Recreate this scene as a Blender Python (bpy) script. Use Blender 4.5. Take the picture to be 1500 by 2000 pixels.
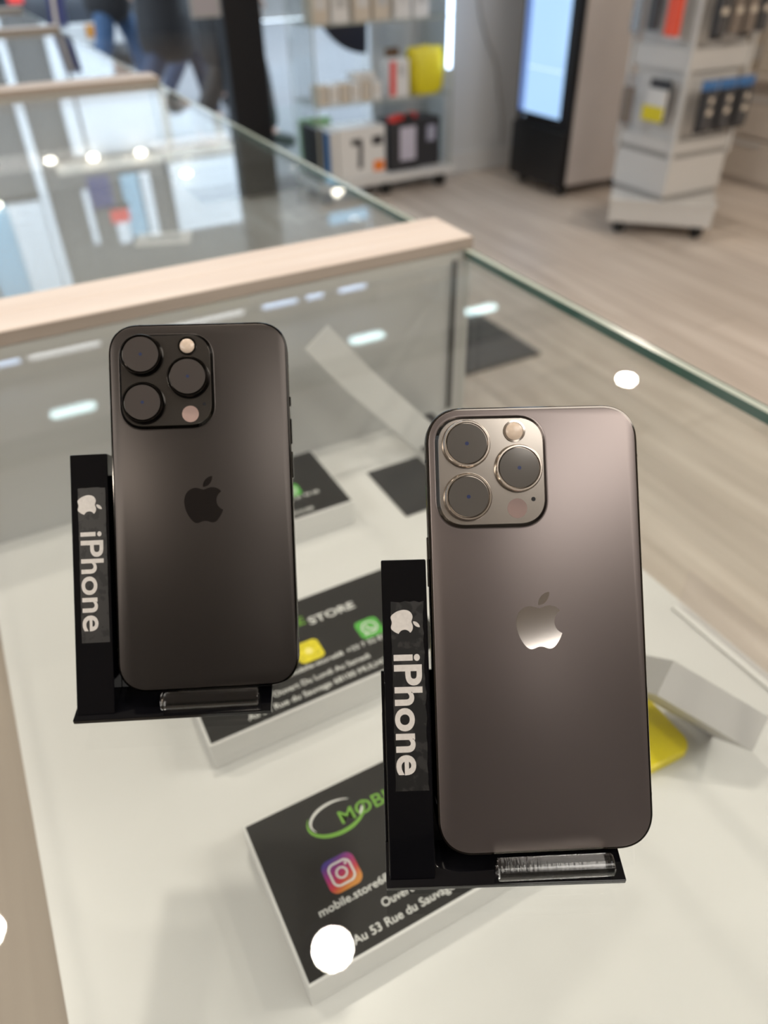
import bpy, bmesh, math, random
from mathutils import Vector, Matrix, Euler
random.seed(7)
R = math.radians
for o in list(bpy.data.objects): bpy.data.objects.remove(o, do_unlink=True)
SC = bpy.context.scene
COL = SC.collection
# ------------------------------------------------------------------ camera
cd = bpy.data.cameras.new('camera'); cam = bpy.data.objects.new('camera', cd); COL.objects.link(cam)
SC.camera = cam
F = Vector((0.36202, 0.69751, -0.61841)); RT = Vector((0.88141, -0.47206, -0.01646)); DN = Vector((-0.3034, -0.53912, -0.78568))
M = Matrix.Identity(4)
for i in range(3):
    M[i][0] = RT[i]; M[i][1] = -DN[i]; M[i][2] = -F[i]
M[2][3] = 1.22
cam.matrix_world = M
cd.sensor_fit = 'VERTICAL'; cd.sensor_height = 24; cd.sensor_width = 18
cd.lens = 1460 / 2000 * 24
cd.clip_start = 0.02; cd.clip_end = 200
cd.dof.use_dof = True; cd.dof.focus_distance = 0.285; cd.dof.aperture_fstop = 4.6
# ------------------------------------------------------------------ look
SC.view_settings.view_transform = 'Standard'; SC.view_settings.look = 'None'
SC.view_settings.gamma = 1; SC.view_settings.use_curve_mapping = False
SC.view_settings.exposure = 0.0
# ------------------------------------------------------------------ sky: bright overcast day outside the shop
w = bpy.data.worlds.new('sky'); SC.world = w; w.use_nodes = True
bg = w.node_tree.nodes['Background']; bg.inputs[0].default_value = (0.74, 0.87, 1.0, 1); bg.inputs[1].default_value = 4.6
CEIL = 2.72
LAMPS = []   # (x, y, watts) recessed ceiling spots, built with the ceiling further down
def area_light(name, loc, sx, sy, watts, col, rot=(0, 0, 0), shape='RECTANGLE'):
    l = bpy.data.lights.new(name, 'AREA'); l.shape = shape; l.size = sx
    if shape == 'RECTANGLE': l.size_y = sy
    l.energy = watts; l.color = col
    o = bpy.data.objects.new(name, l); COL.objects.link(o); o.location = loc; o.rotation_euler = rot
    return o
WARM = (1.0, 0.90, 0.78); NEUT = (1.0, 0.95, 0.89)

# ================================================================== helpers
def mat(name, col, rough=0.5, metal=0.0, noise=0.0, scale=20, spec=0.5, emit=None, estr=0, bump=0.0, coat=0.0):
    m = bpy.data.materials.new(name); m.use_nodes = True
    nt = m.node_tree; b = nt.nodes['Principled BSDF']
    c = (col[0], col[1], col[2], 1)
    b.inputs['Base Color'].default_value = c
    b.inputs['Roughness'].default_value = rough; b.inputs['Metallic'].default_value = metal
    b.inputs['Specular IOR Level'].default_value = spec
    if coat: b.inputs['Coat Weight'].default_value = coat; b.inputs['Coat Roughness'].default_value = 0.03
    tc = nt.nodes.new('ShaderNodeTexCoord')
    nz = nt.nodes.new('ShaderNodeTexNoise'); nz.inputs['Scale'].default_value = scale; nz.inputs['Detail'].default_value = 4
    nt.links.new(tc.outputs['Object'], nz.inputs['Vector'])
    mx = nt.nodes.new('ShaderNodeMix'); mx.data_type = 'RGBA'
    k = noise if noise else 0.02
    mx.inputs[6].default_value = (col[0] * (1 - k), col[1] * (1 - k), col[2] * (1 - k), 1)
    mx.inputs[7].default_value = (min(1, col[0] * (1 + k)), min(1, col[1] * (1 + k)), min(1, col[2] * (1 + k)), 1)
    nt.links.new(nz.outputs['Fac'], mx.inputs[0]); nt.links.new(mx.outputs[2], b.inputs['Base Color'])
    if bump:
        bp = nt.nodes.new('ShaderNodeBump'); bp.inputs['Strength'].default_value = bump; bp.inputs['Distance'].default_value = 0.001
        nt.links.new(nz.outputs['Fac'], bp.inputs['Height']); nt.links.new(bp.outputs[0], b.inputs['Normal'])
    if emit: b.inputs['Emission Color'].default_value = (*emit, 1); b.inputs['Emission Strength'].default_value = estr
    return m
def wood(name, c1, c2, axis='X', scale=1.0, rough=0.5, boards=None, spec=0.5):
    """grain stretched along an axis; boards=(width, length) adds plank joints and a tone per plank"""
    m = bpy.data.materials.new(name); m.use_nodes = True; nt = m.node_tree; b = nt.nodes['Principled BSDF']
    b.inputs['Roughness'].default_value = rough; b.inputs['Specular IOR Level'].default_value = spec
    tc = nt.nodes.new('ShaderNodeTexCoord'); mp = nt.nodes.new('ShaderNodeMapping')
    s = [14 * scale] * 3; s['XYZ'.index(axis)] = 0.9 * scale; mp.inputs['Scale'].default_value = s
    nt.links.new(tc.outputs['Object'], mp.inputs[0])
    nz = nt.nodes.new('ShaderNodeTexNoise'); nz.inputs['Scale'].default_value = 1.6; nz.inputs['Detail'].default_value = 6; nz.inputs['Distortion'].default_value = 0.6
    nt.links.new(mp.outputs[0], nz.inputs['Vector'])
    cr = nt.nodes.new('ShaderNodeValToRGB'); cr.color_ramp.elements[0].position = 0.35; cr.color_ramp.elements[1].position = 0.68
    cr.color_ramp.elements[0].color = (*c1, 1); cr.color_ramp.elements[1].color = (*c2, 1)
    nt.links.new(nz.outputs['Fac'], cr.inputs[0]); out = cr.outputs[0]
    if boards:
        mp2 = nt.nodes.new('ShaderNodeMapping'); mp2.inputs['Rotation'].default_value = (0, 0, R(90) if axis == 'Y' else 0)
        nt.links.new(tc.outputs['Object'], mp2.inputs[0])
        br = nt.nodes.new('ShaderNodeTexBrick'); br.inputs['Scale'].default_value = 1; br.offset = 0.37
        br.inputs['Color1'].default_value = (0.80, 0.80, 0.80, 1); br.inputs['Color2'].default_value = (1, 1, 1, 1); br.inputs['Mortar'].default_value = (0.5, 0.47, 0.43, 1)
        br.inputs['Mortar Size'].default_value = 0.002; br.inputs['Brick Width'].default_value = boards[1]; br.inputs['Row Height'].default_value = boards[0]
        nt.links.new(mp2.outputs[0], br.inputs['Vector'])
        mx = nt.nodes.new('ShaderNodeMix'); mx.data_type = 'RGBA'; mx.blend_type = 'MULTIPLY'; mx.inputs[0].default_value = 1
        nt.links.new(out, mx.inputs[6]); nt.links.new(br.outputs['Color'], mx.inputs[7]); out = mx.outputs[2]
    nt.links.new(out, b.inputs['Base Color'])
    return m
def glass(name, tint=(0.985, 0.996, 0.988), ior=1.5, rough=0.0):
    """sheet glass: straight-through transmission with true Fresnel reflection on both faces"""
    m = bpy.data.materials.new(name); m.use_nodes = True; nt = m.node_tree; nt.nodes.clear()
    out = nt.nodes.new('ShaderNodeOutputMaterial'); mix = nt.nodes.new('ShaderNodeMixShader')
    tr = nt.nodes.new('ShaderNodeBsdfTransparent'); tr.inputs[0].default_value = (*tint, 1)
    gl = nt.nodes.new('ShaderNodeBsdfGlossy'); gl.inputs['Roughness'].default_value = rough
    fr = nt.nodes.new('ShaderNodeFresnel'); ge = nt.nodes.new('ShaderNodeNewGeometry')
    mm = nt.nodes.new('ShaderNodeMix'); mm.data_type = 'FLOAT'; mm.inputs[2].default_value = ior; mm.inputs[3].default_value = 1 / ior
    nt.links.new(ge.outputs['Backfacing'], mm.inputs[0]); nt.links.new(mm.outputs[0], fr.inputs['IOR'])
    nt.links.new(fr.outputs[0], mix.inputs[0]); nt.links.new(tr.outputs[0], mix.inputs[1]); nt.links.new(gl.outputs[0], mix.inputs[2])
    nt.links.new(mix.outputs[0], out.inputs[0])
    return m

class MB:
    def __init__(s): s.v = []; s.f = []; s.mi = []
    def add(s, vs, fs, mi=0, M=None):
        k = len(s.v)
        s.v += [tuple(M @ Vector(p)) if M else tuple(p) for p in vs]
        s.f += [[i + k for i in f] for f in fs]; s.mi += [mi] * len(fs)
        return s
    def box(s, x0, x1, y0, y1, z0, z1, mi=0, M=None):
        vs = [(x0, y0, z0), (x1, y0, z0), (x1, y1, z0), (x0, y1, z0), (x0, y0, z1), (x1, y0, z1), (x1, y1, z1), (x0, y1, z1)]
        return s.add(vs, [(3, 2, 1, 0), (4, 5, 6, 7), (0, 1, 5, 4), (1, 2, 6, 5), (2, 3, 7, 6), (3, 0, 4, 7)], mi, M)
    def loft(s, rings, mi=0, M=None, cap0=True, cap1=True):
        n = len(rings[0]); vs = [p for r in rings for p in r]; fs = []
        for a in range(len(rings) - 1):
            for i in range(n):
                j = (i + 1) % n
                fs.append((a * n + i, a * n + j, (a + 1) * n + j, (a + 1) * n + i))
        if cap0: fs.append(tuple(reversed(range(n))))
        if cap1: fs.append(tuple((len(rings) - 1) * n + i for i in range(n)))
        return s.add(vs, fs, mi, M)
    def prism(s, poly, z0, z1, mi=0, M=None):
        return s.loft([[(x, y, z0) for x, y in poly], [(x, y, z1) for x, y in poly]], mi, M)
    def cyl(s, a, b, r, n=24, mi=0, r2=None):
        a = Vector(a); b = Vector(b); d = (b - a); q = d.to_track_quat('Z', 'Y').to_matrix().to_4x4(); L = d.length
        T = Matrix.Translation(a) @ q; r2 = r if r2 is None else r2
        return s.loft([[(r * math.cos(t), r * math.sin(t), 0) for t in [2 * math.pi * i / n for i in range(n)]],
                       [(r2 * math.cos(t), r2 * math.sin(t), L) for t in [2 * math.pi * i / n for i in range(n)]]], mi, T)
    def lathe(s, prof, n=48, mi=0, M=None, cap0=True, cap1=True):
        return s.loft([[(r * math.cos(2 * math.pi * i / n), r * math.sin(2 * math.pi * i / n), z) for i in range(n)] for r, z in prof], mi, M, cap0, cap1)
    def build(s, name, mats, parent=None, bevel=0, smooth=False, seg=2, loc=None, rot=None):
        me = bpy.data.meshes.new(name); me.from_pydata(s.v, [], s.f)
        if not isinstance(mats, (list, tuple)): mats = [mats]
        for m in mats: me.materials.append(m)
        for p, i in zip(me.polygons, s.mi): p.material_index = i
        bm = bmesh.new(); bm.from_mesh(me); bmesh.ops.recalc_face_normals(bm, faces=bm.faces); bm.to_mesh(me); bm.free()
        o = bpy.data.objects.new(name, me); COL.objects.link(o)
        if parent: o.parent = parent
        if loc: o.location = loc
        if rot: o.rotation_euler = rot
        if bevel:
            md = o.modifiers.new('bevel', 'BEVEL'); md.width = bevel; md.segments = seg; md.limit_method = 'ANGLE'; md.angle_limit = R(35)
        if smooth:
            for p in me.polygons: p.use_smooth = True
            if not bevel:
                md = o.modifiers.new('split', 'EDGE_SPLIT'); md.split_angle = R(35)
        return o
ORD = ('leftmost', 'second from left', 'third from left', 'fourth from left', 'fifth from left', 'sixth from left', 'seventh from left')
def B(x0, x1, y0, y1, z0, z1, M=None): return MB().box(x0, x1, y0, y1, z0, z1, 0, M)
def tag(o, label=None, cat=None, group=None, kind=None):
    if label: o['label'] = label
    if cat: o['category'] = cat
    if group: o['group'] = group
    if kind: o['kind'] = kind
    return o
def thing(name, label, cat, loc=(0, 0, 0), rot=(0, 0, 0), group=None):
    o = bpy.data.objects.new(name, None); COL.objects.link(o); o.location = loc; o.rotation_euler = rot
    o.empty_display_size = 0.02
    return tag(o, label, cat, group)
def copy_tree(o, parent=None):
    c = o.copy(); COL.objects.link(c); c.parent = parent
    for ch in list(o.children): copy_tree(ch, c)
    return c
def rrect(w, h, r, n=10, p=2.0, cx=0, cy=0):
    """rounded rectangle outline, p > 2 gives the softer continuous corner"""
    pts = []
    for sx, sy, a0 in ((1, 1, 0), (-1, 1, 90), (-1, -1, 180), (1, -1, 270)):
        for i in range(n + 1):
            t = R(a0 + 90 * i / n); c, s = math.cos(t), math.sin(t)
            e = 2 / p
            pts.append((cx + sx * (w / 2 - r) + r * math.copysign(abs(c) ** e, c), cy + sy * (h / 2 - r) + r * math.copysign(abs(s) ** e, s)))
    return pts
def text_mesh(name, body, size, m, parent=None, Mx=None, extrude=0.0001, offset=0.0, align='LEFT', space=1.0, xs=1.0, fit=None):
    c = bpy.data.curves.new(name, 'FONT'); c.body = body; c.size = size; c.extrude = extrude; c.offset = offset
    c.align_x = align; c.space_character = space; c.resolution_u = 6
    t = bpy.data.objects.new(name, c); COL.objects.link(t)
    bpy.context.view_layer.update()
    me = bpy.data.meshes.new_from_object(t.evaluated_get(bpy.context.evaluated_depsgraph_get()))
    bpy.data.objects.remove(t, do_unlink=True); bpy.data.curves.remove(c)
    if fit: xs = fit / max(1e-9, max(v.co.x for v in me.vertices) - min(v.co.x for v in me.vertices))
    S = Matrix.Diagonal((xs, 1, 1, 1))
    me.transform((Mx @ S) if Mx else S); me.materials.clear(); me.materials.append(m)
    o = bpy.data.objects.new(name, me); COL.objects.link(o)
    if parent: o.parent = parent
    return o
def bez(p0, p1, p2, p3, n=8):
    return [tuple((1 - t) ** 3 * a + 3 * (1 - t) ** 2 * t * b + 3 * (1 - t) * t * t * c + t ** 3 * d for a, b, c, d in zip(p0, p1, p2, p3)) for t in [(i + 1) / n for i in range(n)]]
def apple_outline():
    """bitten fruit and leaf emblem, centred, about 20 high"""
    def rel(start, segs):
        p = start; out = [p]
        for s in segs:
            q = [(p[0] + s[i], p[1] + s[i + 1]) for i in (0, 2, 4)]
            out += bez(p, *q); p = q[2]
        return out
    body = rel((12.152, 6.896), [(-.948, 0, -2.415, -1.078, -3.96, -1.04), (-2.04, .027, -3.91, 1.183, -4.961, 3.014), (-2.117, 3.675, -.546, 9.103, 1.519, 12.09),
        (1.013, 1.454, 2.208, 3.09, 3.792, 3.039), (1.52, -.065, 2.09, -.987, 3.935, -.987), (1.831, 0, 2.35, .987, 3.96, .948), (1.637, -.026, 2.676, -1.48, 3.676, -2.948),
        (1.156, -1.688, 1.636, -3.325, 1.662, -3.415), (-.039, -.013, -3.182, -1.221, -3.22, -4.857), (-.026, -3.04, 2.48, -4.494, 2.597, -4.559), (-1.429, -2.09, -3.623, -2.324, -4.39, -2.376), (-2, -.156, -3.675, 1.09, -4.61, 1.09)])[:-1]
    leaf = rel((15.53, 3.83), [(.843, -1.012, 1.4, -2.427, 1.245, -3.83), (-1.207, .052, -2.662, .805, -3.532, 1.818), (-.78, .896, -1.454, 2.338, -1.273, 3.714), (1.338, .104, 2.715, -.688, 3.559, -1.701)])[:-1]
    f = lambda P: [(x - 12, 12 - y) for x, y in P]
    return f(body), f(leaf)
def emblem(name, h, m, parent, Mx, th=0.0001):
    b = MB(); s = h / 24
    for P in apple_outline(): b.prism([(x * s, y * s) for x, y in P], 0, th, 0, Mx)
    return b.build(name, m, parent)

def frame_at(C, x, u, n):
    m = Matrix.Identity(4)
    for i in range(3): m[i][0] = x[i]; m[i][1] = u[i]; m[i][2] = n[i]; m[i][3] = C[i]
    return m
# ================================================================== materials
m_wall = mat('painted wall', (0.60, 0.62, 0.64), 0.7, noise=0.02, scale=3)
m_wallR = mat('warm painted wall', (0.66, 0.60, 0.54), 0.7, noise=0.02, scale=3)
m_ceil = mat('ceiling tile', (0.50, 0.49, 0.47), 0.8, noise=0.03, scale=2)
m_floor = wood('light oak vinyl planks', (0.54, 0.455, 0.385), (0.74, 0.65, 0.57), 'Y', 1.0, 0.42, boards=(0.19, 1.3))
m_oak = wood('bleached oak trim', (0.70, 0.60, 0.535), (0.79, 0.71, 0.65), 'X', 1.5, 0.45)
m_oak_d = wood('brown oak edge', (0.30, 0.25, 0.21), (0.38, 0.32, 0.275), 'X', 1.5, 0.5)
m_oak_s = wood('brown oak worktop', (0.36, 0.30, 0.25), (0.47, 0.40, 0.335), 'Y', 1.2, 0.5)
m_white = mat('white laminate', (0.665, 0.66, 0.65), 0.32, noise=0.015, scale=4)
m_panel = mat('grey laminate', (0.52, 0.52, 0.515), 0.4, noise=0.02, scale=5)
m_grey = mat('grey lacquer', (0.42, 0.42, 0.42), 0.4)
m_grey_d = mat('dark grey seal', (0.09, 0.09, 0.088), 0.5)
m_base = mat('skirting', (0.62, 0.63, 0.64), 0.5)
m_black = mat('black steel', (0.008, 0.008, 0.010), 0.5, spec=0.3)
m_rubber = mat('black rubber', (0.02, 0.02, 0.02), 0.7)
m_glass = glass('sheet glass')
m_wglass = glass('window glass', (0.985, 0.99, 0.99))
m_edge = mat('green glass edge', (0.035, 0.10, 0.085), 0.15, spec=0.8)
m_edge_l = mat('pale green glass edge', (0.46, 0.50, 0.44), 0.2, spec=0.8)
m_acrylic_b = mat('black acrylic', (0.003, 0.003, 0.004), 0.06, spec=0.3)
m_lampglow = mat('warm lamp diffuser', (0.9, 0.9, 0.9), 0.5, emit=(1, 0.93, 0.78), estr=16)
m_coolglow = mat('cool lamp diffuser', (0.9, 0.9, 0.9), 0.5, emit=(0.72, 0.97, 1.0), estr=7)
m_blueglow = mat('blue white glow', (0.9, 0.9, 0.9), 0.5, emit=(0.55, 0.72, 1.0), estr=6)
m_barglow = mat('white transom glow', (0.9, 0.9, 0.9), 0.5, emit=(0.95, 0.98, 1.0), estr=3.6)
m_neutglow = mat('added panel glow', (0.9, 0.9, 0.9), 0.5, emit=(1.0, 0.97, 0.9), estr=2.2)
m_card = mat('white box board', (0.74, 0.735, 0.725), 0.42, noise=0.012, scale=30)
m_print = mat('dark printed card', (0.016, 0.0155, 0.015), 0.55, noise=0.05, scale=60, spec=0.3)
m_ink = mat('white ink', (0.72, 0.72, 0.70), 0.5)
m_inkg = mat('green ink', (0.16, 0.38, 0.04), 0.5)
m_yellow = mat('yellow plastic', (0.72, 0.60, 0.01), 0.4, noise=0.05)
m_red = mat('red plastic', (0.75, 0.05, 0.04), 0.5)
m_blue = mat('blue card', (0.05, 0.17, 0.42), 0.5)
m_orange = mat('orange label', (0.85, 0.22, 0.02), 0.5)
m_beige = mat('cream carton', (0.62, 0.55, 0.46), 0.6, noise=0.04)
m_dark = mat('charcoal plastic', (0.03, 0.03, 0.035), 0.4)
m_chrome = mat('chrome wire', (0.7, 0.7, 0.7), 0.2, metal=1)

# ================================================================== the room
tag(B(-4.2, 4.5, -4.2, 4.45, -0.05, 0).build('floor', m_floor), kind='structure')
tag(B(-4.2, 4.5, -4.2, 4.45, CEIL, CEIL + 0.1).build('ceiling', m_ceil), kind='structure')
tag(B(-4.3, 4.6, -4.3, -4.2, 0, CEIL).build('wall_front', mat('dark rear wall', (0.10, 0.095, 0.09), 0.7)), kind='structure')
tag(B(-4.3, -4.2, -4.2, 4.45, 0, CEIL).build('wall_left', m_wall), kind='structure')
tag(B(4.5, 4.6, -4.3, 4.5, 0, CEIL).build('wall_right', m_wallR), kind='structure')
tag(B(2.26, 4.5, 4.4, 4.5, 0, CEIL).build('wall_back', m_wall), kind='structure')
tag(B(2.60, 4.5, 4.14, 4.4, 0, CEIL).build('wall_jog', m_wall), kind='structure')
tag(B(2.60, 4.5, 4.125, 4.14, 0, 0.12).build('baseboard_back', m_base, bevel=0.004), kind='structure')
tag(B(-4.2, 2.26, 4.38, 4.46, 2.50, CEIL).build('trim_1', mat('window header', (0.33, 0.33, 0.33), 0.6)), kind='structure')
tag(B(-4.2, 2.26, 4.36, 4.46, 0, 0.06).build('trim_2', m_black), kind='structure')
tag(B(-4.2, 4.5, 3.50, 3.68, CEIL - 0.05, CEIL).build('trim_3', mat('dark ceiling track', (0.03, 0.03, 0.03), 0.6)), kind='structure')
# shop window in bays
for n, (a, b_) in enumerate(((-4.2, -2.4), (-2.4, -0.4), (-0.4, 1.40), (1.60, 2.26))):
    tag(B(a + 0.01, b_ - 0.01, 4.405, 4.413, 0.06, 2.5).build('window_%d' % (n + 1), m_wglass), kind='structure')
for x in (-2.4, -0.4): tag(B(x - 0.02, x + 0.02, 4.38, 4.43, 0.06, 2.5).build('trim_%d' % (4 + (x > -1)), m_black), kind='structure')
tag(B(1.395, 1.60, 4.32, 4.44, 0, 2.5).build('trim_6', m_black, bevel=0.004), kind='structure')

# ================================================================== ceiling lamps
def downlight(x, y, watts=9, r=0.047, label='', glow=None, col=WARM):
    t = thing('ceiling_spotlight', label, 'ceiling light', (x, y, CEIL), group='round ceiling spotlights')
    MB().lathe([(r + 0.012, 0), (r + 0.012, -0.006), (r, -0.008), (r, 0)], 32, cap0=False, cap1=False).build('trim_ring', m_white, t, smooth=True)
    MB().lathe([(r, -0.001), (r, -0.004)], 32).build('diffuser', glow or m_lampglow, t)
    area_light('lamp_light', (x, y, CEIL - 0.012), 2 * r, 2 * r, watts, col, shape='DISK').parent = None
for x, y, l in ((0.235, 0.784, 'round ceiling spotlight mirrored over the printed box'), (2.95, 2.69, 'round ceiling spotlight mirrored near glass edge'),
                (-0.545, 1.25, 'round ceiling spotlight mirrored at left glass margin')):
    downlight(x, y, 10, label=l)
for i, (x, y) in enumerate(((-1.9, -0.6), (1.7, -0.6), (3.3, -0.9), (-1.9, 2.2), (2.3, -0.2), (3.9, 0.3))):
    downlight(x, y, 12, label='round white ceiling spotlight above the shop floor, out of the frame')
# oblong cool lamps along the counter run
for x, l in ((0.15, 'leftmost'), (1.93, 'middle'), (2.785, 'rightmost')):
    t = thing('ceiling_lamp', '%s of the three cool white oblong ceiling lamps near the window' % l, 'ceiling light', (x, 3.9, CEIL), group='oblong cool ceiling lamps')
    MB().prism(rrect(0.27, 0.105, 0.05, 8), -0.012, 0).build('housing', m_white, t)
    MB().prism(rrect(0.24, 0.085, 0.042, 8), -0.016, -0.0121).build('diffuser', m_coolglow, t)
# glowing bars added in place of daylight through the transom openings
for i, (x0, x1, g) in enumerate(((-0.9, -0.35, 1), (-0.3, -0.02, 0), (0.02, 0.42, 1), (0.78, 1.3, 1), (1.42, 1.66, 0), (1.72, 1.84, 0), (1.95, 2.15, 0))):
    t = thing('transom_glow_bar', 'glowing bar added for a bright transom opening above the shop window, mirrored in the glass, ' + ORD[i], 'ceiling light', ((x0 + x1) / 2, 4.345, 2.55), group='glowing bars added for transom openings')
    h = (x1 - x0) / 2
    B(-h, h, -0.0, 0.035, -0.035, 0.035).build('housing', m_white, t)
    B(-h + 0.005, h - 0.005, -0.012, -0.0005, -0.03, 0.03).build('diffuser', (m_blueglow, m_barglow)[g], t)
# unseen panels added for soft fill and for reflections in the phone backs
for x, y, sx, sy, wt in ((-0.25, -2.85, 0.6, 0.5, 3), (0.75, -1.0, 1.5, 0.8, 15), (2.6, -0.9, 1.0, 0.6, 26), (-2.3, 0.2, 0.6, 1.2, 22)):
    t = thing('added_light_panel', 'unseen ceiling light panel added out of the frame', 'ceiling light', (x, y, CEIL), group='added ceiling light panels')
    B(-sx / 2 - 0.02, sx / 2 + 0.02, -sy / 2 - 0.02, sy / 2 + 0.02, -0.008, 0).build('frame', m_white, t)
    B(-sx / 2, sx / 2, -sy / 2, sy / 2, -0.012, -0.0081).build('diffuser', m_neutglow, t)
    area_light('added_panel_light', (x, y, CEIL - 0.02), sx, sy, wt, NEUT)

# ================================================================== display counters
def counter(y0, y1, label, shelf_m, inner_m):
    t = thing('display_counter', label, 'counter', (0, y0, 0), group='row of glass topped counters')
    L = y1 - y0; e = 0.0375
    g = MB(); xs0, xs1 = -0.25, 0.441
    def pane(x0, x1, ya, yb, z0, z1):
        b = MB().box(x0, x1, ya, yb, z0, z1); b.mi = [0, 0, 0, 1, 0, 1]; return b
    pane(xs0, xs1, e + 0.0005, L - e - 0.0005, 0.942, 0.95).build('glass_top', [m_glass, m_edge], t)
    f = MB().box(0.4412, 0.4478, e + 0.0005, L - e - 0.0005, 0.70, 0.95); f.mi = [1, 1, 0, 0, 0, 0]
    f.build('glass_front', [m_glass, m_edge_l], t)
    B(0.4479, 0.4488, e + 0.0005, L - e - 0.0005, 0.943, 0.9502).build('edge_strip', m_edge, t)
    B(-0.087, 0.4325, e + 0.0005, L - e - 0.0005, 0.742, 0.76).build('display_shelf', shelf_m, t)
    B(-0.25, 0.4325, e + 0.0005, L - e - 0.0005, 0.08, 0.70).build('cabinet_body', m_white, t)
    B(-0.25, -0.088, e + 0.0005, L - e - 0.0005, 0.7005, 0.715).build('worktop', m_oak_s, t)
    B(-0.20, 0.40, 0.002, L - 0.002, 0, 0.08).build('plinth', m_black, t)
    for a, b_ in ((0.0005, e), (L - e, L - 0.0005)):
        p = B(-0.25, 0.4435, a, b_, 0.08, 0.9495).build('end_panel', inner_m, t)
        tc_ = B(-0.27, 0.451, a, b_, 0.95, 0.963).build('trim_cap', m_oak, p, bevel=0.0016)
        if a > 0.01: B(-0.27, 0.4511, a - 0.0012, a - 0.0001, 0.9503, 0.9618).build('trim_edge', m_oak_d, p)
        B(0.4436, 0.451, a, b_, 0.08, 0.9495).build('front_edging', m_panel, p)
        if a > 0.01: B(0.4265, 0.4322, a - 0.0032, a - 0.0006, 0.765, 0.941).build('corner_seal', m_grey_d, p)
    return t
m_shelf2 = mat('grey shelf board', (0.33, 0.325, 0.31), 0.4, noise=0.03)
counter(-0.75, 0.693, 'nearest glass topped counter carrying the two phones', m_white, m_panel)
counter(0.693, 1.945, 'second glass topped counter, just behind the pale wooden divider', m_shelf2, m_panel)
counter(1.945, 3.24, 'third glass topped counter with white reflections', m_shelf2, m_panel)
counter(3.24, 4.20, 'farthest glass topped counter by the shop window', m_shelf2, m_panel)

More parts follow.
